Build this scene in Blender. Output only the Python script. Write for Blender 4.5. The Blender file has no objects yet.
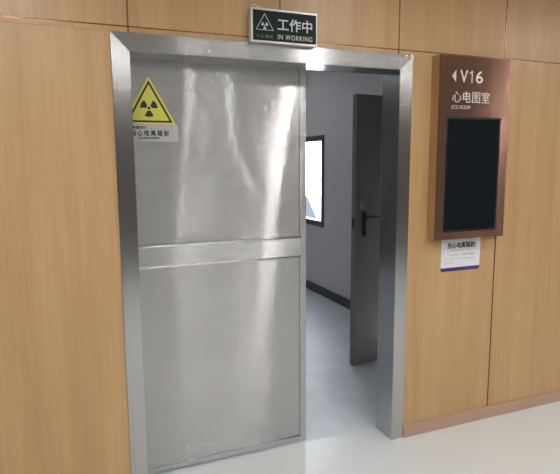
import bpy, bmesh, math
from mathutils import Vector, Matrix

sc = bpy.context.scene
COL = sc.collection
PI = math.pi

# ------------------------------------------------------------------ materials
def nt_new(name):
    m = bpy.data.materials.new(name)
    m.use_nodes = True
    nt = m.node_tree
    return m, nt, nt.nodes['Principled BSDF']

def mat(name, rgb, rough=0.5, metal=0.0, coat=0.0, spec=0.5, bump=0.0, bscale=200.0, var=0.0, vscale=6.0):
    m, nt, b = nt_new(name)
    b.inputs['Base Color'].default_value = (*rgb, 1)
    b.inputs['Roughness'].default_value = rough
    b.inputs['Metallic'].default_value = metal
    b.inputs['Coat Weight'].default_value = coat
    b.inputs['Coat Roughness'].default_value = 0.2
    b.inputs['Specular IOR Level'].default_value = spec
    tc = nt.nodes.new('ShaderNodeTexCoord')
    if var > 0:
        n = nt.nodes.new('ShaderNodeTexNoise'); n.inputs['Scale'].default_value = vscale; n.inputs['Detail'].default_value = 5
        nt.links.new(tc.outputs['Object'], n.inputs['Vector'])
        r = nt.nodes.new('ShaderNodeValToRGB')
        r.color_ramp.elements[0].position = 0.3; r.color_ramp.elements[1].position = 0.7
        r.color_ramp.elements[0].color = (*[c*(1-var) for c in rgb], 1)
        r.color_ramp.elements[1].color = (*[min(1, c*(1+var)) for c in rgb], 1)
        nt.links.new(n.outputs['Fac'], r.inputs['Fac']); nt.links.new(r.outputs['Color'], b.inputs['Base Color'])
    if bump > 0:
        n = nt.nodes.new('ShaderNodeTexNoise'); n.inputs['Scale'].default_value = bscale; n.inputs['Detail'].default_value = 3
        nt.links.new(tc.outputs['Object'], n.inputs['Vector'])
        bp = nt.nodes.new('ShaderNodeBump'); bp.inputs['Strength'].default_value = bump; bp.inputs['Distance'].default_value = 0.002
        nt.links.new(n.outputs['Fac'], bp.inputs['Height']); nt.links.new(bp.outputs['Normal'], b.inputs['Normal'])
    return m

def steel(name, rgb, rough, spread, across, brush, smudge=0.02, aniso=.6):
    """brushed sheet: across = direction ACROSS the brushing lines (the reflection smears that way, by spread);
    brush = scale of the visible brush lines per axis"""
    m, nt, b = nt_new(name)
    L = nt.links.new
    b.inputs['Metallic'].default_value = 1.0
    b.inputs['Anisotropic'].default_value = aniso
    tv = nt.nodes.new('ShaderNodeCombineXYZ')
    for i in range(3): tv.inputs[i].default_value = across[i]
    L(tv.outputs[0], b.inputs['Tangent'])
    tc = nt.nodes.new('ShaderNodeTexCoord'); ge = nt.nodes.new('ShaderNodeNewGeometry')
    mp = nt.nodes.new('ShaderNodeMapping'); mp.inputs['Scale'].default_value = brush
    L(tc.outputs['Object'], mp.inputs['Vector'])
    n = nt.nodes.new('ShaderNodeTexNoise'); n.inputs['Scale'].default_value = 1.0; n.inputs['Detail'].default_value = 4
    L(mp.outputs[0], n.inputs['Vector'])
    s = nt.nodes.new('ShaderNodeTexNoise'); s.inputs['Scale'].default_value = 3.5; s.inputs['Detail'].default_value = 6; s.inputs['Roughness'].default_value = 0.65
    L(tc.outputs['Object'], s.inputs['Vector'])
    rr = nt.nodes.new('ShaderNodeMapRange'); rr.inputs['From Min'].default_value = .3; rr.inputs['From Max'].default_value = .7
    rr.inputs['To Min'].default_value = rough - smudge*.5; rr.inputs['To Max'].default_value = rough + smudge*.5
    L(s.outputs['Fac'], rr.inputs['Value']); L(rr.outputs[0], b.inputs['Roughness'])
    cr = nt.nodes.new('ShaderNodeValToRGB')
    cr.color_ramp.elements[0].position = .25; cr.color_ramp.elements[1].position = .75
    cr.color_ramp.elements[0].color = (*[c*.96 for c in rgb], 1); cr.color_ramp.elements[1].color = (*[min(1, c*1.04) for c in rgb], 1)
    L(n.outputs['Fac'], cr.inputs['Fac']); L(cr.outputs[0], b.inputs['Base Color'])
    # the scratches themselves: facets tilted across the brushing direction
    wn = nt.nodes.new('ShaderNodeTexWhiteNoise'); wn.noise_dimensions = '3D'
    L(ge.outputs['Position'], wn.inputs['Vector'])
    d = nt.nodes.new('ShaderNodeVectorMath'); d.operation = 'DOT_PRODUCT'; d.inputs[1].default_value = (1, 1, 1)
    L(wn.outputs['Color'], d.inputs[0])
    sb = nt.nodes.new('ShaderNodeMath'); sb.operation = 'SUBTRACT'; sb.inputs[1].default_value = 1.5
    L(d.outputs['Value'], sb.inputs[0])
    ab = nt.nodes.new('ShaderNodeMath'); ab.operation = 'ABSOLUTE'; L(sb.outputs[0], ab.inputs[0])
    ma = nt.nodes.new('ShaderNodeMath'); ma.operation = 'MULTIPLY_ADD'; ma.inputs[1].default_value = spread; ma.inputs[2].default_value = spread*.55
    L(ab.outputs[0], ma.inputs[0])
    ml = nt.nodes.new('ShaderNodeMath'); ml.operation = 'MULTIPLY'
    L(sb.outputs[0], ml.inputs[0]); L(ma.outputs[0], ml.inputs[1])
    sc_ = nt.nodes.new('ShaderNodeVectorMath'); sc_.operation = 'SCALE'; L(tv.outputs[0], sc_.inputs[0]); L(ml.outputs[0], sc_.inputs['Scale'])
    ad = nt.nodes.new('ShaderNodeVectorMath'); ad.operation = 'ADD'; L(ge.outputs['Normal'], ad.inputs[0]); L(sc_.outputs[0], ad.inputs[1])
    no = nt.nodes.new('ShaderNodeVectorMath'); no.operation = 'NORMALIZE'; L(ad.outputs[0], no.inputs[0])
    L(no.outputs[0], b.inputs['Normal'])
    return m

def wood(name, c0, c1, rough=.36):
    m, nt, b = nt_new(name)
    tc = nt.nodes.new('ShaderNodeTexCoord')
    oi = nt.nodes.new('ShaderNodeObjectInfo')
    ml = nt.nodes.new('ShaderNodeMath'); ml.operation = 'MULTIPLY'; ml.inputs[1].default_value = 37.0
    nt.links.new(oi.outputs['Random'], ml.inputs[0])
    add = nt.nodes.new('ShaderNodeVectorMath'); add.operation = 'ADD'
    nt.links.new(tc.outputs['Object'], add.inputs[0]); nt.links.new(ml.outputs[0], add.inputs[1])
    def noise(scale, detail, rough_):
        mp = nt.nodes.new('ShaderNodeMapping'); mp.inputs['Scale'].default_value = scale
        nt.links.new(add.outputs[0], mp.inputs['Vector'])
        n = nt.nodes.new('ShaderNodeTexNoise'); n.inputs['Scale'].default_value = 1; n.inputs['Detail'].default_value = detail
        n.inputs['Roughness'].default_value = rough_; n.inputs['Distortion'].default_value = .3
        nt.links.new(mp.outputs[0], n.inputs['Vector'])
        return n
    a = noise((9, 1, .55), 4, .55); f = noise((110, 1, 2.2), 3, .6)
    mx = nt.nodes.new('ShaderNodeMix'); mx.data_type = 'FLOAT'; mx.inputs[0].default_value = .38
    nt.links.new(a.outputs['Fac'], mx.inputs[2]); nt.links.new(f.outputs['Fac'], mx.inputs[3])
    cr = nt.nodes.new('ShaderNodeValToRGB')
    cr.color_ramp.elements[0].position = .32; cr.color_ramp.elements[1].position = .66
    cr.color_ramp.elements[0].color = (*c0, 1); cr.color_ramp.elements[1].color = (*c1, 1)
    nt.links.new(mx.outputs[0], cr.inputs['Fac']); nt.links.new(cr.outputs[0], b.inputs['Base Color'])
    b.inputs['Roughness'].default_value = rough
    b.inputs['Specular IOR Level'].default_value = .5
    return m

def emit(name, rgb, s):
    m = bpy.data.materials.new(name); m.use_nodes = True
    nt = m.node_tree; nt.nodes.clear()
    e = nt.nodes.new('ShaderNodeEmission'); e.inputs[0].default_value = (*rgb, 1); e.inputs[1].default_value = s
    o = nt.nodes.new('ShaderNodeOutputMaterial'); nt.links.new(e.outputs[0], o.inputs[0])
    return m

LAMP = 205.0
SKY = 42.0
M = {}
M['wood'] = wood('oak laminate', (.445, .268, .120), (.575, .365, .178))
M['core'] = mat('plasterboard core', (.45, .43, .40), .8, bump=.05)
M['copper'] = mat('rose gold inlay', (.25, .135, .085), .25, 1.0, var=.08)
M['skirt'] = mat('rose brown skirting', (.50, .33, .245), .38, .25, var=.05)
SR = (.565, .562, .56)
M['steel_v'] = steel('steel brushed upright', SR, .24, .40, (1, 1, 0), (260, 260, 3))
M['steel_h'] = steel('steel brushed crosswise', (.51, .508, .505), .24, .40, (0, 1, 1), (3, 260, 260))
M['sheet'] = steel('door sheet steel', (.60, .592, .596), .18, .47, (0, 0, 1), (2.5, 1, 160))
M['band'] = steel('polished band steel', (.68, .675, .67), .20, .50, (0, 0, 1), (2.5, 1, 160))
M['trimsteel'] = steel('door edge steel', (.60, .60, .60), .20, .40, (0, 0, 1), (3, 1, 240))
M['polish'] = mat('polished steel edge', (.90, .89, .88), .30, 1.0, var=.03)
M['mitre_white'] = mat('white sealant', (.75, .74, .72), .5, var=.05)
M['corridor_floor'] = mat('pale vinyl floor', (.66, .685, .69), .36, var=.025, vscale=45, coat=.05)
M['room_floor'] = mat('blue grey vinyl floor', (.60, .645, .69), .48, var=.07, vscale=5)
M['room_wall'] = mat('grey lilac paint', (.62, .565, .57), .75, bump=.06, bscale=300)
M['darkened_wall'] = mat('darkened unseen wall', (.09, .088, .088), .8, bump=.05)  # unseen room walls, colour darkened so the steel jamb reflects less light
M['white_wall'] = mat('white ceiling paint', (.80, .79, .77), .85, bump=.04)
M['far_wall'] = mat('corridor wall paint', (.09, .08, .075), .6, bump=.04)
M['dark_skirt'] = mat('dark grey skirting', (.075, .07, .078), .5, var=.06)
M['dark_leaf'] = mat('charcoal steel paint', (.15, .147, .147), .5, .0, var=.05, vscale=3)
M['leaf_edge'] = mat('grey fittings and lit edge', (.27, .268, .275), .45, .3, var=.04)
M['black_metal'] = mat('black lever metal', (.05, .05, .052), .35, .6, var=.1)
M['chrome'] = mat('chrome screw', (.7, .7, .72), .2, 1, var=.03)
M['dark_frame'] = mat('charcoal window frame', (.10, .10, .113), .45, .2, var=.05)
M['yellow'] = mat('warning yellow', (.63, .585, .095), .38, var=.03)
M['ink'] = mat('black print', (.013, .013, .012), .45, var=.1)
M['label_white'] = mat('greyish white film', (.47, .465, .475), .35, var=.03)
M['card'] = mat('white card', (.78, .79, .82), .45, var=.02)
M['purple'] = mat('violet print', (.045, .025, .17), .45, var=.05)
M['grey_ink'] = mat('grey print', (.42, .42, .46), .5, var=.05)
M['sign_green'] = mat('dark green sign film', (.006, .016, .014), .5, spec=.2, var=.08)
M['sign_frame'] = mat('white aluminium', (.62, .60, .57), .32, .4, var=.03)
M['sign_text'] = mat('pale sign lettering', (.60, .65, .64), .4, var=.03)
M['sign_dim'] = mat('dull sign lettering', (.12, .145, .14), .4, var=.03)
M['cable'] = mat('white cable', (.68, .63, .57), .4, var=.03)
M['rose'] = steel('rose gold brushed plate', (.235, .125, .092), .22, .30, (0, 0, 1), (3, 1, 220))
M['oak_reflect_side'] = mat('side with oak reflection', (.48, .30, .15), .45, .35, var=.08)  # reflection of the oak wall put into the side's colour
M['screen'] = mat('black screen glass', (.007, .011, .014), .10, spec=.4, var=.05)
M['bezel'] = mat('black bezel', (.004, .004, .004), .35, var=.1)
M['disp_text'] = mat('white lettering', (.74, .71, .69), .4, var=.02)
M['lamp'] = emit('lamp diffuser', (1.0, .985, .955), LAMP)
M['lamp_ring'] = mat('white lamp ring', (.8, .8, .8), .4, var=.02)
M['roof'] = mat('dark slate roof', (.013, .015, .018), .9, spec=.02, var=.1)
M['render'] = mat('dark grey render', (.020, .022, .025), .9, spec=.02, var=.08)

def glass():
    m, nt, b = nt_new('window glass')
    b.inputs['Base Color'].default_value = (.97, .985, 1, 1)
    b.inputs['Roughness'].default_value = 0.0
    b.inputs['IOR'].default_value = 1.45
    b.inputs['Transmission Weight'].default_value = 1.0
    t = nt.nodes.new('ShaderNodeBsdfTransparent'); t.inputs[0].default_value = (.95, .975, 1, 1)
    g = nt.nodes.new('ShaderNodeBsdfGlossy'); g.inputs['Roughness'].default_value = .02
    mx = nt.nodes.new('ShaderNodeMixShader'); mx.inputs[0].default_value = .07
    nt.links.new(t.outputs[0], mx.inputs[1]); nt.links.new(g.outputs[0], mx.inputs[2])
    nt.links.new(mx.outputs[0], nt.nodes['Material Output'].inputs[0])
    return m
M['glass'] = glass()

# ------------------------------------------------------------------ helpers
def finish(name, bm, m, parent=None, smooth=False, bevel=0.0, seg=2, world=True):
    """ONE mesh object; geometry is given in world space (or in the parent's own space when world is False)"""
    me = bpy.data.meshes.new(name)
    bmesh.ops.recalc_face_normals(bm, faces=bm.faces)
    bm.to_mesh(me); bm.free()
    o = bpy.data.objects.new(name, me)
    COL.objects.link(o)
    me.materials.append(M[m])
    if parent is not None:
        o.parent = parent
        if world:
            p = parent; off = Vector((0, 0, 0))
            while p is not None:
                off += p.location; p = p.parent
            me.transform(Matrix.Translation(-off))
    if smooth:
        for f in me.polygons: f.use_smooth = True
    if bevel > 0:
        md = o.modifiers.new('bevel', 'BEVEL'); md.width = bevel; md.segments = seg; md.limit_method = 'ANGLE'; md.angle_limit = math.radians(40)
        for f in me.polygons: f.use_smooth = True
        md.harden_normals = True
    return o

def box(bm, a, b):
    x0, y0, z0 = a; x1, y1, z1 = b
    v = [bm.verts.new(p) for p in ((x0,y0,z0),(x1,y0,z0),(x1,y1,z0),(x0,y1,z0),(x0,y0,z1),(x1,y0,z1),(x1,y1,z1),(x0,y1,z1))]
    for f in ((0,3,2,1),(4,5,6,7),(0,1,5,4),(1,2,6,5),(2,3,7,6),(3,0,4,7)): bm.faces.new([v[i] for i in f])

def prism_xz(bm, pts, y0, y1):
    """polygon in x,z extruded from y0 to y1"""
    a = [bm.verts.new((x, y0, z)) for x, z in pts]; b = [bm.verts.new((x, y1, z)) for x, z in pts]
    bm.faces.new(a); bm.faces.new(list(reversed(b)))
    n = len(pts)
    for i in range(n): bm.faces.new((a[i], b[i], b[(i+1) % n], a[(i+1) % n]))

def ring_xz(bm, outer, inner, y0, y1):
    """closed band between two outlines of equal count, extruded in y"""
    n = len(outer)
    A = [[bm.verts.new((x, y, z)) for x, z in o] for o in (outer, inner) for y in (y0, y1)]
    o0, o1, i0, i1 = A
    for k in range(n):
        j = (k+1) % n
        bm.faces.new((o0[k], o0[j], i0[j], i0[k])); bm.faces.new((o1[k], i1[k], i1[j], o1[j]))
        bm.faces.new((o0[k], o1[k], o1[j], o0[j])); bm.faces.new((i0[k], i0[j], i1[j], i1[k]))

def cyl(bm, p0, p1, r0, r1=None, n=20):
    r1 = r0 if r1 is None else r1
    p0 = Vector(p0); p1 = Vector(p1); d = (p1-p0).normalized()
    t = d.orthogonal().normalized(); s = d.cross(t)
    A = [bm.verts.new(p0 + (t*math.cos(2*PI*k/n)+s*math.sin(2*PI*k/n))*r0) for k in range(n)]
    B = [bm.verts.new(p1 + (t*math.cos(2*PI*k/n)+s*math.sin(2*PI*k/n))*r1) for k in range(n)]
    bm.faces.new(list(reversed(A))); bm.faces.new(B)
    for k in range(n): bm.faces.new((A[k], A[(k+1) % n], B[(k+1) % n], B[k]))

def tube(bm, pts, r, n=10):
    pts = [Vector(p) for p in pts]
    rings = []
    prev = None
    for i, p in enumerate(pts):
        d = (pts[min(i+1, len(pts)-1)] - pts[max(i-1, 0)]).normalized()
        t = d.orthogonal().normalized() if prev is None else (prev - d*prev.dot(d)).normalized()
        prev = t; s = d.cross(t)
        rings.append([bm.verts.new(p + (t*math.cos(2*PI*k/n)+s*math.sin(2*PI*k/n))*r) for k in range(n)])
    bm.faces.new(list(reversed(rings[0]))); bm.faces.new(rings[-1])
    for a, b in zip(rings, rings[1:]):
        for k in range(n): bm.faces.new((a[k], a[(k+1) % n], b[(k+1) % n], b[k]))

def empty(name, loc, rz=0.0, parent=None):
    o = bpy.data.objects.new(name, None); COL.objects.link(o)
    o.location = loc; o.rotation_euler = (0, 0, rz); o.empty_display_size = .1
    if parent is not None: o.parent = parent
    return o

def tag(o, label=None, cat=None, group=None, kind=None):
    if label: o['label'] = label
    if cat: o['category'] = cat
    if group: o['group'] = group
    if kind: o['kind'] = kind
    return o

def text_bm(body, x0, z0, h, y, w=None, bold=0.0, thick=.0004, spacing=1.0, slope=0.0):
    """lettering lying in the x,z plane facing -y; (x0,z0) lower left corner of its box, h its height, w its width"""
    c = bpy.data.curves.new('lettering', 'FONT'); c.body = body; c.space_character = spacing
    c.resolution_u = 3
    o = bpy.data.objects.new('lettering', c); COL.objects.link(o)
    dg = bpy.context.evaluated_depsgraph_get()
    me = bpy.data.meshes.new_from_object(o.evaluated_get(dg))
    bpy.data.objects.remove(o); bpy.data.curves.remove(c)
    bm = bmesh.new(); bm.from_mesh(me); bpy.data.meshes.remove(me)
    xs = [v.co.x for v in bm.verts]; ys = [v.co.y for v in bm.verts]
    s = h/(max(ys)-min(ys)); sx = s if w is None else w/(max(xs)-min(xs))
    mx, my = min(xs), min(ys)
    for v in bm.verts:
        v.co = Vector((x0+(v.co.x-mx)*sx, y, z0+(v.co.y-my)*s))
    if bold > 0:
        base = list(bm.faces)
        for dx, dz, dy in ((bold, 0, -.00006), (0, bold, -.00012), (bold, bold, -.00018)):
            g = bmesh.ops.duplicate(bm, geom=base)['geom']
            for v in g:
                if isinstance(v, bmesh.types.BMVert): v.co += Vector((dx, dy, dz))
    r = bmesh.ops.extrude_face_region(bm, geom=list(bm.faces))
    for g in r['geom']:
        if isinstance(g, bmesh.types.BMVert): g.co.y -= thick
    return bm

def trefoil(cx, cz, r, y0, y1, lift=0.0):
    """radiation trefoil: a hub disc and three blades"""
    bm = bmesh.new()
    prism_xz(bm, [(cx+.17*r*math.cos(2*PI*k/20), cz+.17*r*math.sin(2*PI*k/20)) for k in range(20)], y0, y1)
    for c in (PI/6, 5*PI/6, 3*PI/2):
        pts = [(cx+r*math.cos(c-PI/6+PI/3*k/10), cz+r*math.sin(c-PI/6+PI/3*k/10)) for k in range(11)]
        pts += [(cx+.30*r*math.cos(c+PI/6-PI/3*k/6), cz+.30*r*math.sin(c+PI/6-PI/3*k/6)) for k in range(7)]
        prism_xz(bm, pts, y0, y1)
    return bm

def rounded(x0, z0, x1, z1, r, n=6):
    pts = []
    for cx, cz, a in ((x1-r, z0+r, -PI/2), (x1-r, z1-r, 0), (x0+r, z1-r, PI/2), (x0+r, z0+r, PI)):
        for k in range(n+1):
            t = a + PI/2*k/n
            pts.append((cx+r*math.cos(t), cz+r*math.sin(t)))
    return pts

# ------------------------------------------------------------------ dimensions (metres)
XO, XI, HO, HI, JD = .766, .688, 2.15, 2.072, .166      # casing: outer / inner half width, heights, depth
CEIL = 2.70
YB = -5.4                                                # far side of the corridor
XL, XR = -4.6, 5.6                                       # corridor ends
RX0, RX1, RY1 = -3.2, 1.85, 5.2                          # room behind
PF = .006                                                # face of the wood panels

# ------------------------------------------------------------------ setting: corridor
def struct(name, bm, m, label, cat, parent=None, bevel=0):
    o = finish(name, bm, m, parent, bevel=bevel)
    if parent is None: tag(o, label, cat, kind='structure')
    return o

bm = bmesh.new(); box(bm, (XL, YB, -.10), (XR, .172, 0))
struct('floor', bm, 'corridor_floor', 'pale grey vinyl floor of the corridor in front of the steel door', 'floor')
bm = bmesh.new(); box(bm, (RX0, .172, -.10), (RX1, RY1, 0))
struct('floor.001', bm, 'room_floor', 'bluish vinyl floor of the room seen through the doorway', 'floor')

wf = bmesh.new()
box(wf, (XL, .030, 0), (-XO, JD-.004, CEIL)); box(wf, (XO, .030, 0), (XR, JD-.004, CEIL)); box(wf, (-XO, .030, HO), (XO, JD-.004, CEIL))
wall = struct('wall_front', wf, 'core', 'corridor wall clad in oak laminate panels around the steel doorway', 'wall')
VJ = [-4.57, -3.5, -2.791, -2.091, -1.391, -.691, .011, .680, 1.397, 2.097, 2.797, 3.497, 4.197, 5.57]
ZJ = 2.174; G = .003
def panel(x0, x1, z0, z1):
    b = bmesh.new(); box(b, (x0, PF, z0), (x1, .030, z1))
    return finish('wood_panel', b, 'wood', wall, bevel=.0012, seg=1)
for a, b_ in zip(VJ, VJ[1:]):
    panel(a+G, b_-G, ZJ+G, CEIL)
    lo, hi = a+G, b_-G
    if hi <= -XO or lo >= XO: panel(lo, hi, .0, ZJ-G)
    else:
        panel(lo if lo > -XO else lo, hi, HO, ZJ-G)
        if lo < -XO: panel(lo, -XO, 0, HO)
        if hi > XO: panel(XO, hi, 0, HO)
# inlay strips in the joints
tr = 0
def trim(bm, m, label, cat='trim', bevel=0):
    global tr
    tr += 1
    return tag(finish('trim_%d' % tr, bm, m, bevel=bevel), label, cat, kind='structure')
b = bmesh.new(); box(b, (XL+.01, .0095, ZJ-.0055), (XR-.01, .030, ZJ+.0055))
trim(b, 'copper', 'long horizontal rose gold inlay running above the doorway', bevel=.0015)
where = {-.691: 'above the left end of the door header', .011: 'behind the dark green sign', .680: 'above the right end of the door header', 1.397: 'behind and below the wall display', -1.391: 'left of the doorway', 2.097: 'right of the wall display'}
for x in VJ[1:-1]:
    b = bmesh.new()
    lowz = .075 if abs(x) > XO else HO
    box(b, (x-.0032, .0035, lowz), (x+.0032, .030, CEIL-.002))
    trim(b, 'copper', 'vertical rose gold inlay strip in the oak wall ' + where.get(x, 'beyond the picture'), bevel=.0015)
# skirting
for nm, x0, x1, lb in (('baseboard_right', XO+.001, XR-.02, 'rose brown skirting at the foot of the oak wall right of the doorway'), ('baseboard_left', XL+.02, -XO-.001, 'rose brown skirting at the foot of the oak wall left of the doorway')):
    b = bmesh.new(); box(b, (x0, -.007, 0), (x1, PF, .075))
    tag(finish(nm, b, 'skirt', bevel=.002), lb, 'baseboard', kind='structure')

b = bmesh.new(); box(b, (XL, YB-.1, 0), (XR, YB, CEIL))
struct('wall_back', b, 'far_wall', 'painted wall on the far side of the corridor', 'wall')
b = bmesh.new(); box(b, (XL-.1, YB, 0), (XL, JD-.004, CEIL))
struct('wall_left', b, 'far_wall', 'end wall of the corridor on the left', 'wall')
b = bmesh.new(); box(b, (XR, YB, 0), (XR+.1, JD-.004, CEIL))
struct('wall_right', b, 'far_wall', 'end wall of the corridor on the right', 'wall')
b = bmesh.new(); box(b, (XL-.1, YB-.1, CEIL), (XR+.1, RY1+.2, CEIL+.1))
struct('ceiling', b, 'white_wall', 'white ceiling over the corridor and the room', 'ceiling')

# ------------------------------------------------------------------ setting: the room behind
WY0, WY1, WZ0, WZ1 = 3.165, 4.28, .828, 1.905            # window hole
DY0, DY1, DZ = .42, 1.275, 2.10                          # doorway of the grey leaf in the side wall
b = bmesh.new(); T = .18
box(b, (RX1, .172-.01, -.1), (RX1+T, DY0, CEIL)); box(b, (RX1, DY0, DZ), (RX1+T, DY1, CEIL)); box(b, (RX1+.10, DY0, -.1), (RX1+T, DY1, DZ))
box(b, (RX1, DY1, -.1), (RX1+T, WY0, CEIL)); box(b, (RX1, WY0, -.1), (RX1+T, WY1, WZ0)); box(b, (RX1, WY0, WZ1), (RX1+T, WY1, CEIL))
box(b, (RX1, WY1, -.1), (RX1+T, RY1, CEIL))
struct('wall_right.001', b, 'room_wall', 'grey lilac side wall with a window seen through the doorway', 'wall')
b = bmesh.new(); box(b, (RX0-.1, .162, -.1), (RX0, RY1, CEIL))
struct('wall_left.001', b, 'darkened_wall', 'left wall of the room behind the doorway', 'wall')
b = bmesh.new(); box(b, (RX0-.1, RY1, -.1), (RX1+T, RY1+.1, CEIL))
struct('wall_back.001', b, 'darkened_wall', 'rear wall of the room behind the doorway', 'wall')
b = bmesh.new(); box(b, (RX1-.012, DY1+.07, 0), (RX1, RY1, .105))
tag(finish('baseboard_right.001', b, 'dark_skirt', bevel=.002), 'dark grey skirting along the room side wall behind the doorway', 'baseboard', kind='structure')

# window
win = tag(empty('window_1', (RX1, (WY0+WY1)/2, WZ0)), 'bright window with a charcoal frame in the room side wall', 'window', kind='structure')
b = bmesh.new(); fx0, fx1, fw = RX1-.012, RX1+.06, .068
box(b, (fx0, WY0, WZ0), (fx1, WY0+fw, WZ1)); box(b, (fx0, WY1-fw, WZ0), (fx1, WY1, WZ1))
box(b, (fx0, WY0+fw, WZ0), (fx1, WY1-fw, WZ0+fw)); box(b, (fx0, WY0+fw, WZ1-fw), (fx1, WY1-fw, WZ1))
finish('window_frame', b, 'dark_frame', win, bevel=.003)
b = bmesh.new(); box(b, (RX1+.025, WY0+fw-.004, WZ0+fw-.004), (RX1+.031, WY1-fw+.004, WZ1-fw+.004))
finish('pane', b, 'glass', win)

# building outside
bd = tag(empty('building', (11.1, 24.5, -8)), 'dark grey building with a steep slate roof outside the window', 'building')
b = bmesh.new(); box(b, (10.0, 23.5, -8), (12.2, 25.7, -3.0)); finish('wall', b, 'render', bd)
b = bmesh.new()
pts = [(9.85, -3.0), (12.35, -3.0), (11.1, -.2)]
A = [b.verts.new((x, 23.3, z)) for x, z in pts]; B = [b.verts.new((x, 25.9, z)) for x, z in pts]
b.faces.new(A); b.faces.new(list(reversed(B)))
for k in range(3): b.faces.new((A[k], B[k], B[(k+1) % 3], A[(k+1) % 3]))
finish('roof', b, 'roof', bd)

# ------------------------------------------------------------------ steel casing
cas = tag(empty('door_frame', (0, 0, 0)), 'wide brushed steel door casing with mitred corners around the doorway', 'door frame', kind='structure')
for s in (-1, 1):
    b = bmesh.new()
    prism_xz(b, [(s*XO, 0), (s*XI, 0), (s*XI, HI), (s*XO, HO)], 0, JD)
    finish('jamb', b, 'steel_v', cas, bevel=.0016)
b = bmesh.new(); prism_xz(b, [(-XI, HI), (XI, HI), (XO, HO), (-XO, HO)], 0, JD)
finish('header', b, 'steel_h', cas, bevel=.0016)
# sheet seam low on the left jamb, white lump at the right mitre
b = bmesh.new(); box(b, (-XO+.0185, -.0004, .02), (-XO+.0200, .0010, .66)); box(b, (-XO+.004, -.0004, .6585), (-XO+.02, .0010, .66))
finish('seam', b, 'grey_ink', cas)
b = bmesh.new(); bmesh.ops.create_uvsphere(b, u_segments=16, v_segments=10, radius=1)
for v in b.verts: v.co = Vector((XO-.007+v.co.x*.011, -.001+v.co.y*.006, HO-.014+v.co.z*.019))
tag(finish('lump', b, 'mitre_white', cas, smooth=True), 'white lump at the upper right mitre')

# ------------------------------------------------------------------ sliding steel door
DX0, DX1, DB, DT = -1.02, .226, .012, 2.16
dr = tag(empty('door_1', ((DX0+DX1)/2, JD+.02, 0)), 'brushed stainless steel sliding door with a yellow radiation sticker, drawn two thirds shut', 'door', kind='structure')
YD = JD + .013
ZB0, ZB1 = 1.087, 1.195
def lerp(t, pts):
    if t <= pts[0][0]: return pts[0][1]
    for (a, va), (c, vc) in zip(pts, pts[1:]):
        if t <= c:
            q = (t-a)/(c-a); q = q*q*(3-2*q)
            return va + (vc-va)*q
    return pts[-1][1]
RA = [(.05, -.44), (1.20, -.44), (1.48, -.435), (1.61, -.42), (1.80, -.395), (2.03, -.388)]
RB = [(.05, -.16), (1.20, -.11), (1.46, -.07), (1.56, -.11), (1.65, -.165), (1.75, -.185), (2.03, -.20)]
RC = [(.05, .09), (1.20, .085), (1.37, .09), (1.63, .115), (1.90, .150), (2.00, .175)]
def slopes(z):
    """how far the thin sheet leans sideways (degrees) along x: ridges and hollows of an oil-canned sheet"""
    k = 1.0 if z > 1.14 else .8
    xa, xb, xc = lerp(z, RA), lerp(z, RB), lerp(z, RC)
    a, b_, c = -17*(xa+.40), -17*(xb+.17), -24*(xc-.186)
    pts = [(-.80, 0), (-.62, .6), (xa-.055, a-1.5), (xa+.055, a+1.5), (xb-.055, b_-1.5), (xb+.055, b_+1.3), (xc-.055, c-1.6), (xc+.02, c+.3), (.195, min(c, .3))]
    return [(p, q*k) for p, q in pts]
WN = 240
WX = [DX0 + (DX1-.037-DX0)*i/WN for i in range(WN+1)]
_wc = {}
def wob(x, z):
    key = round(z, 5)
    if key not in _wc:
        pts = slopes(z); t = [0.0]*(WN+1)
        for i in range(WN-1, -1, -1):
            h = WX[i+1]-WX[i]
            t[i] = t[i+1] - h*math.tan(math.radians(lerp((WX[i]+WX[i+1])/2, pts)))*WS
        _wc[key] = t
    q = (x-WX[0])/(WX[-1]-WX[0])*WN; i = min(WN-1, max(0, int(q)))
    t = _wc[key]
    return t[i] + (t[i+1]-t[i])*(q-i)
WS = 1.0
def sheet(x0, x1, z0, z1, yf, nx, nz, f):
    bm = bmesh.new()
    V = [[bm.verts.new((x0+(x1-x0)*i/nx, yf + f(x0+(x1-x0)*i/nx, z0+(z1-z0)*j/nz), z0+(z1-z0)*j/nz)) for i in range(nx+1)] for j in range(nz+1)]
    W = [[bm.verts.new((x, yf+.012, z)) for x in (x0, x1)] for z in (z0, z1)]
    for j in range(nz):
        for i in range(nx): bm.faces.new((V[j][i], V[j][i+1], V[j+1][i+1], V[j+1][i]))
    bm.faces.new((W[0][0], W[1][0], W[1][1], W[0][1]))
    bm.faces.new([W[0][0], W[0][1]] + list(reversed(V[0]))); bm.faces.new([W[1][1], W[1][0]] + V[nz])
    bm.faces.new([W[1][0], W[0][0]] + [V[j][0] for j in range(nz+1)]); bm.faces.new([W[0][1], W[1][1]] + [V[nz-j][nx] for j in range(nz+1)])
    return bm
TRW = .037                                                # width of the edge trim
o = finish('upper_sheet', sheet(DX0, DX1-TRW+.004, ZB1-.010, DT, YD+.002, 300, 150, wob), 'sheet', dr, smooth=True)
o = finish('lower_sheet', sheet(DX0, DX1-TRW+.004, DB+.028, ZB0+.010, YD+.002, 240, 90, wob), 'sheet', dr, smooth=True)
b = bmesh.new(); box(b, (DX0, YD+.0145, DB+.004), (DX1-.002, YD+.045, DT)); finish('core', b, 'trimsteel', dr)
b = bmesh.new(); box(b, (DX0, YD-.0085, ZB0), (DX1-TRW+.003, YD+.012, ZB1)); cb = finish('cross_band', b, 'band', dr, bevel=.0020)
for z in (ZB0+.002, ZB1-.002):
    b = bmesh.new(); cyl(b, (DX0, YD-.0070, z), (DX1-TRW+.003, YD-.0070, z), .0042, n=14); finish('edge_bead', b, 'polish', cb, smooth=True)
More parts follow.
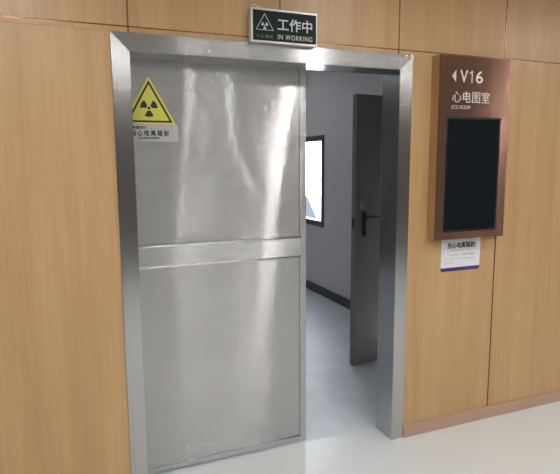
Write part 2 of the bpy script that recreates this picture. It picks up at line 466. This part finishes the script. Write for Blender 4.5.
b = bmesh.new(); prism_xz(b, [(DX1-TRW, DB+.032), (DX1, DB), (DX1, DT), (DX1-TRW, DT)], YD-.0050, YD+.048); finish('edge_trim', b, 'trimsteel', dr, bevel=.0028)
b = bmesh.new(); prism_xz(b, [(DX0, DB), (DX1, DB), (DX1-TRW, DB+.032), (DX0, DB+.032)], YD-.003, YD+.012); finish('bottom_trim', b, 'trimsteel', dr, bevel=.0016)

# sticker on the door: yellow triangle and a caption strip, partly behind the left jamb
YS = YD + .0014 + min(wob(-.73+.004*i, 1.70+.01*j) for i in range(72) for j in range(31))
st = empty('warning_sticker', (0, 0, 0)); st.parent = dr; st.location = (-.59, YS-dr.location.y, 1.70); st.location.x -= dr.location.x
st['label'] = 'yellow radiation warning sticker'
def tri(cx, zb, zt, hw, r=.010, n=5):
    c = [(cx-hw, zb), (cx+hw, zb), (cx, zt)]; pts = []
    ix, iz = cx, zb+(zt-zb)/3
    for k in range(3):
        p = Vector((c[k][0], c[k][1])); a = Vector(c[k-1]); d = Vector(c[(k+1) % 3])
        u = (a-p).normalized(); w = (d-p).normalized()
        for t in range(n+1):
            q = t/n
            pts.append(tuple(p + u*r*(1-q)**2 + w*r*q**2))
    return pts
CX = -.588
b = bmesh.new(); prism_xz(b, tri(CX, 1.777, 2.000, .125), YS-.0006, YS); finish('yellow_triangle', b, 'yellow', st)
b = bmesh.new(); ring_xz(b, tri(CX, 1.787, 1.980, .108, .004), tri(CX, 1.7955, 1.9625, .0925, .004), YS-.0009, YS-.0005); finish('triangle_border', b, 'ink', st)
finish('trefoil', trefoil(CX-.002, 1.853, .041, YS-.0009, YS-.0005), 'ink', st)
b = bmesh.new(); prism_xz(b, rounded(-.735, 1.697, -.455, 1.779, .006), YS-.0004, YS); finish('caption_strip', b, 'label_white', st)
finish('caption', text_bm('温馨提示:', -.703, 1.7555, .0135, YS-.0004, w=.096, bold=.0012), 'ink', st)
for k, ch in enumerate('当心电离辐射'):
    finish('caption', text_bm(ch, -.6785+.0309*k, 1.7235, .0255, YS-.0004, w=.0225, bold=.0014), 'ink', st)
finish('caption', text_bm('TEL:0000-00000', -.646, 1.7095, .0080, YS-.0004, w=.098, bold=.0009), 'ink', st)

# ------------------------------------------------------------------ lit sign over the door
SX0, SX1, SZ0, SZ1, SY = -.150, .186, 2.146, 2.297, -.031
sg = tag(empty('exposure_sign', ((SX0+SX1)/2, 0, SZ0)), 'dark green IN WORKING radiation sign in a white frame above the door', 'sign')
b = bmesh.new(); box(b, (SX0, SY+.004, SZ0), (SX1, -.0005, SZ1)); finish('housing', b, 'sign_frame', sg, bevel=.002)
b = bmesh.new(); t1, t2 = .0085, .011
ring_xz(b, [(SX0, SZ0), (SX1, SZ0), (SX1, SZ1), (SX0, SZ1)], [(SX0+t2, SZ0+t1), (SX1-.004, SZ0+t1), (SX1-.004, SZ1-t1), (SX0+t2, SZ1-t1)], SY-.002, SY+.004)
finish('rim', b, 'sign_frame', sg, bevel=.001)
b = bmesh.new(); box(b, (SX0+t2-.001, SY, SZ0+t1-.001), (SX1-.003, SY+.005, SZ1-t1+.001)); face = finish('face', b, 'sign_green', sg)
ty = SY-.0001
def u(px): return SX0 + (px-60)/(502-60)*(SX1-SX0)        # sign face measured across
TC = u(151)
b = bmesh.new(); ring_xz(b, tri(TC, SZ0+.0550, SZ0+.1305, .0445, .003), tri(TC, SZ0+.0570, SZ0+.1255, .0405, .003), ty-.0004, ty); finish('triangle_outline', b, 'sign_text', face)
finish('trefoil', trefoil(TC, SZ0+.0755, .0170, ty-.0004, ty), 'sign_text', face)
for k, ch in enumerate('小心辐射'): finish('lettering', text_bm(ch, u(97+29*k), SZ0+.0210, .0140, ty, w=.0150, bold=.0005), 'sign_dim', face)
finish('lettering', text_bm('工作中', u(234), SZ0+.0585, .0550, ty, w=.177, bold=.0016), 'sign_text', face)
finish('lettering', text_bm('IN WORKING', u(236), SZ0+.0195, .0225, ty, w=.178, spacing=1.15), 'sign_text', face)
b = bmesh.new()
tube(b, [(SX0+.004, -.018, SZ1-.004), (SX0+.003, -.019, SZ1+.010), (SX0+.008, -.019, SZ1+.0165), (SX0+.020, -.018, SZ1+.0160), (SX0+.040, -.014, SZ1+.010), (SX0+.060, -.009, SZ1+.003), (SX0+.074, -.005, SZ1-.004)], .0024)
finish('cable', b, 'cable', sg, smooth=True)

# ------------------------------------------------------------------ wall display
PX0, PX1, PZ0, PZ1, PY = .892, 1.383, 1.162, 2.154, -.065
dp = tag(empty('wall_display', ((PX0+PX1)/2, PF, PZ0)), 'rose gold V16 room display with a black screen on the oak wall', 'display')
b = bmesh.new(); box(b, (PX0+.0005, PY+.004, PZ0+.0005), (PX1-.0005, PF, PZ1-.0005)); finish('housing', b, 'oak_reflect_side', dp, bevel=.001)
b = bmesh.new(); sx0, sx1, sz0, sz1 = .949, 1.323, 1.203, 1.833
ring_xz(b, [(PX0, PZ0), (PX1, PZ0), (PX1, PZ1), (PX0, PZ1)], [(sx0, sz0), (sx1, sz0), (sx1, sz1), (sx0, sz1)], PY, PY+.0045)
fp = finish('front_plate', b, 'rose', dp, bevel=.0012)
b = bmesh.new(); box(b, (sx0+.0005, PY+.0012, sz0+.0005), (sx1-.0005, PY+.0045, sz1-.0005)); scr = finish('screen', b, 'screen', dp)
b = bmesh.new(); w = .010
ring_xz(b, [(sx0, sz0), (sx1, sz0), (sx1, sz1), (sx0, sz1)], [(sx0+w, sz0+w*1.3), (sx1-w, sz0+w*1.3), (sx1-w, sz1-w), (sx0+w, sz1-w)], PY+.0005, PY+.002)
finish('bezel', b, 'bezel', scr)
ly = PY-.0001
b = bmesh.new(); prism_xz(b, [(.972, 2.048), (.999, 2.016), (.999, 2.080)], ly-.0008, ly); finish('arrow', b, 'disp_text', fp)
finish('room_number', text_bm('V', 1.027, 2.016, .0645, ly, w=.050, bold=.0008), 'disp_text', fp)
b = bmesh.new(); prism_xz(b, [(1.1035, 2.016), (1.1115, 2.016), (1.1115, 2.0805), (1.1050, 2.0805), (1.0910, 2.0690), (1.0910, 2.0600), (1.1035, 2.0695)], ly-.0004, ly); finish('room_number', b, 'disp_text', fp)
finish('room_number', text_bm('6', 1.134, 2.016, .0645, ly, w=.047, bold=.0008), 'disp_text', fp)
finish('room_name', text_bm('心电图室', .9785, 1.910, .061, ly, w=.258), 'disp_text', fp)
finish('room_name', text_bm('ECG ROOM', .977, 1.876, .0195, ly, w=.125), 'disp_text', fp)

# ------------------------------------------------------------------ notice card under the display
NX0, NX1, NZ0, NZ1 = .997, 1.281, .963, 1.185
nc = tag(empty('notice_card', ((NX0+NX1)/2, PF, NZ0)), 'small white notice card with a violet bottom edge below the wall display', 'notice')
ny = PF-.0025
b = bmesh.new(); prism_xz(b, rounded(NX0, NZ0, NX1, NZ1, .014), ny, PF-.0002); finish('card', b, 'card', nc)
b = bmesh.new()
pts = [p for p in rounded(NX0, NZ0, NX1, NZ1, .014) if p[1] < NZ0+.0145] 
left = [p for p in pts if p[0] < (NX0+NX1)/2]; right = [p for p in pts if p[0] >= (NX0+NX1)/2]
pl = [(NX0, NZ0+.021)] + sorted(left, key=lambda p: -p[1]) + sorted(right, key=lambda p: p[1]) + [(NX1, NZ0+.021)]
prism_xz(b, pl, ny-.0003, ny+.0005); finish('violet_strip', b, 'purple', nc)
finish('heading', text_bm('当心电离辐射!', 1.041, 1.096, .034, ny, w=.203, bold=.0022), 'ink', nc)
for q, (tx, tz, tw, bd_) in enumerate(((1.060, 1.081, .150, .0), (1.052, 1.053, .075, .0), (1.152, 1.053, .085, .0012), (1.026, 1.030, .070, .0), (1.112, 1.030, .125, .0), (1.026, 1.007, .055, .0))):
    body = ('进入辐射工作场所请注意个人防护安全', '孕妇儿童请勿靠近', '辐射场所请勿停留', '非工作人员', '检查时请关闭好防护门谢谢', '禁止入内')[q]
    finish('small_print', text_bm(body, tx, tz, .0085, ny, w=tw, bold=bd_), 'grey_ink', nc)

# ------------------------------------------------------------------ grey swing door in the room
ang = math.radians(11.0); LL = .815
hx, hy = RX1-.012, 1.258
lf = tag(empty('door_2', (hx, hy, .008), ang), 'charcoal grey swing door standing open in the room behind the doorway', 'door', kind='structure')
# local: hinge at x=0, leaf towards -x, visible face at y=-.04
b = bmesh.new(); box(b, (-LL+.004, -.042, 0), (-.012, 0, 2.082)); leaf = finish('leaf', b, 'dark_leaf', lf, bevel=.0015, world=False)
b = bmesh.new(); box(b, (-LL, -.042, 0), (-LL+.004, 0, 2.082)); ed = finish('lit_edge', b, 'leaf_edge', lf, world=False, bevel=.001)  # free edge catching light: its brightness is put into a lighter grey
b = bmesh.new(); box(b, (-LL-.0015, -.033, 1.085), (-LL+.001, -.010, 1.165)); finish('latch_plate', b, 'black_metal', ed, world=False)
b = bmesh.new(); box(b, (-LL+.004, -.0445, 0), (-.012, -.042, .17)); finish('kick_plate', b, 'dark_leaf', lf, bevel=.001, world=False)
b = bmesh.new(); box(b, (-LL+.045, -.0445, 1.225), (-LL+.082, -.042, 1.285)); finish('cover_plate', b, 'leaf_edge', lf, bevel=.001, world=False)
hd = empty('handle', (-LL+.088, -.042, 1.14)); hd.parent = lf
b = bmesh.new(); prism_xz(b, rounded(-.019, -.125, .019, .075, .015), -.009, 0); finish('back_plate', b, 'black_metal', hd, bevel=.001, world=False)
b = bmesh.new()
cyl(b, (0, -.009, .035), (0, -.050, .035), .010)
tube(b, [(-.004, -.050, .035), (.02, -.053, .036), (.06, -.054, .035), (.10, -.052, .031), (.125, -.047, .028)], .0085, 12)
finish('lever', b, 'black_metal', hd, smooth=False, world=False)
b = bmesh.new(); cyl(b, (0, -.009, -.06), (0, -.014, -.06), .0085); finish('lock_cylinder', b, 'chrome', hd, world=False)
for z in (.064, -.114):
    b = bmesh.new(); cyl(b, (-.008, -.009, z), (-.008, -.0115, z), .0042, n=12); finish('screw', b, 'chrome', hd, world=False)
for z in (.22, 1.05, 1.86):
    b = bmesh.new(); cyl(b, (0, .004, z), (0, .004, z+.10), .009, n=14); finish('hinge', b, 'leaf_edge', lf, world=False)
# casing of that doorway
b = bmesh.new()
box(b, (RX1-.010, DY0-.06, 0), (RX1+.10, DY0, DZ+.06)); box(b, (RX1-.010, DY1, 0), (RX1+.10, DY1+.06, DZ+.06)); box(b, (RX1-.010, DY0, DZ), (RX1+.10, DY1, DZ+.06))
trim(b, 'leaf_edge', 'grey casing of the side doorway inside the room', bevel=.002)

# ------------------------------------------------------------------ ceiling downlights of the corridor
def downlight(x, y):
    t = tag(empty('ceiling_downlight', (x, y, CEIL)), 'round recessed downlight in the white corridor ceiling', 'ceiling light', 'corridor ceiling downlights')
    return t
R = .085
src = None
spots = [(x, -1.3) for x in (-3.24, -1.2, .84, 2.88, 4.92)] + [(x+k, -3.35) for x in (-3.69, -1.65, .40, 2.45, 4.5) for k in (0, .54)]
if True:
    for x, y in spots:
        t = downlight(x, y)
        if src is None:
            b = bmesh.new(); cyl(b, (x, y, CEIL-.006), (x, y, CEIL-.001), R, n=24); d = finish('diffuser', b, 'lamp', t)
            b = bmesh.new(); n = 24
            ro = [[b.verts.new((x+r*math.cos(2*PI*k/n), y+r*math.sin(2*PI*k/n), z)) for k in range(n)] for r, z in ((R+.002, CEIL-.0005), (R+.002, CEIL-.008), (R+.022, CEIL-.004), (R+.022, CEIL-.0005))]
            for i in range(4):
                for k in range(n): b.faces.new((ro[i][k], ro[(i+1) % 4][k], ro[(i+1) % 4][(k+1) % n], ro[i][(k+1) % n]))
            g = finish('ring', b, 'lamp_ring', t, bevel=0)
            src = (d, g)
        else:
            for s in src:
                c = s.copy(); COL.objects.link(c); c.parent = t

# ------------------------------------------------------------------ sky outside the window
w = bpy.data.worlds.new('World'); sc.world = w; w.use_nodes = True
bg = w.node_tree.nodes['Background']; bg.inputs[0].default_value = (.955, .975, 1.0, 1); bg.inputs[1].default_value = SKY
pl_ = bpy.data.lights.new('window_portal', 'AREA'); pl_.shape = 'RECTANGLE'; pl_.size = WZ1-WZ0; pl_.size_y = WY1-WY0
pl_.cycles.is_portal = True
po = bpy.data.objects.new('window_portal', pl_); COL.objects.link(po)
po.location = (RX1+T+.01, (WY0+WY1)/2, (WZ0+WZ1)/2); po.rotation_euler = (0, PI/2, 0)

# ------------------------------------------------------------------ camera (fitted to the photograph)
f, yaw, pitch, roll = 534.34, -.3866, -.1392, -.0065
cy, sy, cp, sp = math.cos(yaw), math.sin(yaw), math.cos(pitch), math.sin(pitch)
fwd = Vector((-sy*cp, cy*cp, sp)); rt = Vector((cy, sy, 0)); up = rt.cross(fwd)
r2 = rt*math.cos(roll) + up*math.sin(roll); u2 = -rt*math.sin(roll) + up*math.cos(roll)
cam = bpy.data.cameras.new('camera'); co = bpy.data.objects.new('camera', cam); COL.objects.link(co)
cam.sensor_fit = 'HORIZONTAL'; cam.sensor_width = 36; cam.lens = f/560*36; cam.clip_start = .05
mw = Matrix((r2, u2, -fwd)).transposed().to_4x4(); mw.translation = Vector((-.9934, -2.4424, 1.5966))
co.matrix_world = mw
sc.camera = co

# ------------------------------------------------------------------ colour
vs = sc.view_settings
vs.view_transform = 'Standard'; vs.look = 'None'; vs.gamma = 1; vs.use_curve_mapping = False
vs.exposure = 0.0
sc.cycles.use_denoising = True
sc.cycles.max_bounces = 12; sc.cycles.diffuse_bounces = 6; sc.cycles.glossy_bounces = 6
sc.cycles.sample_clamp_indirect = 6
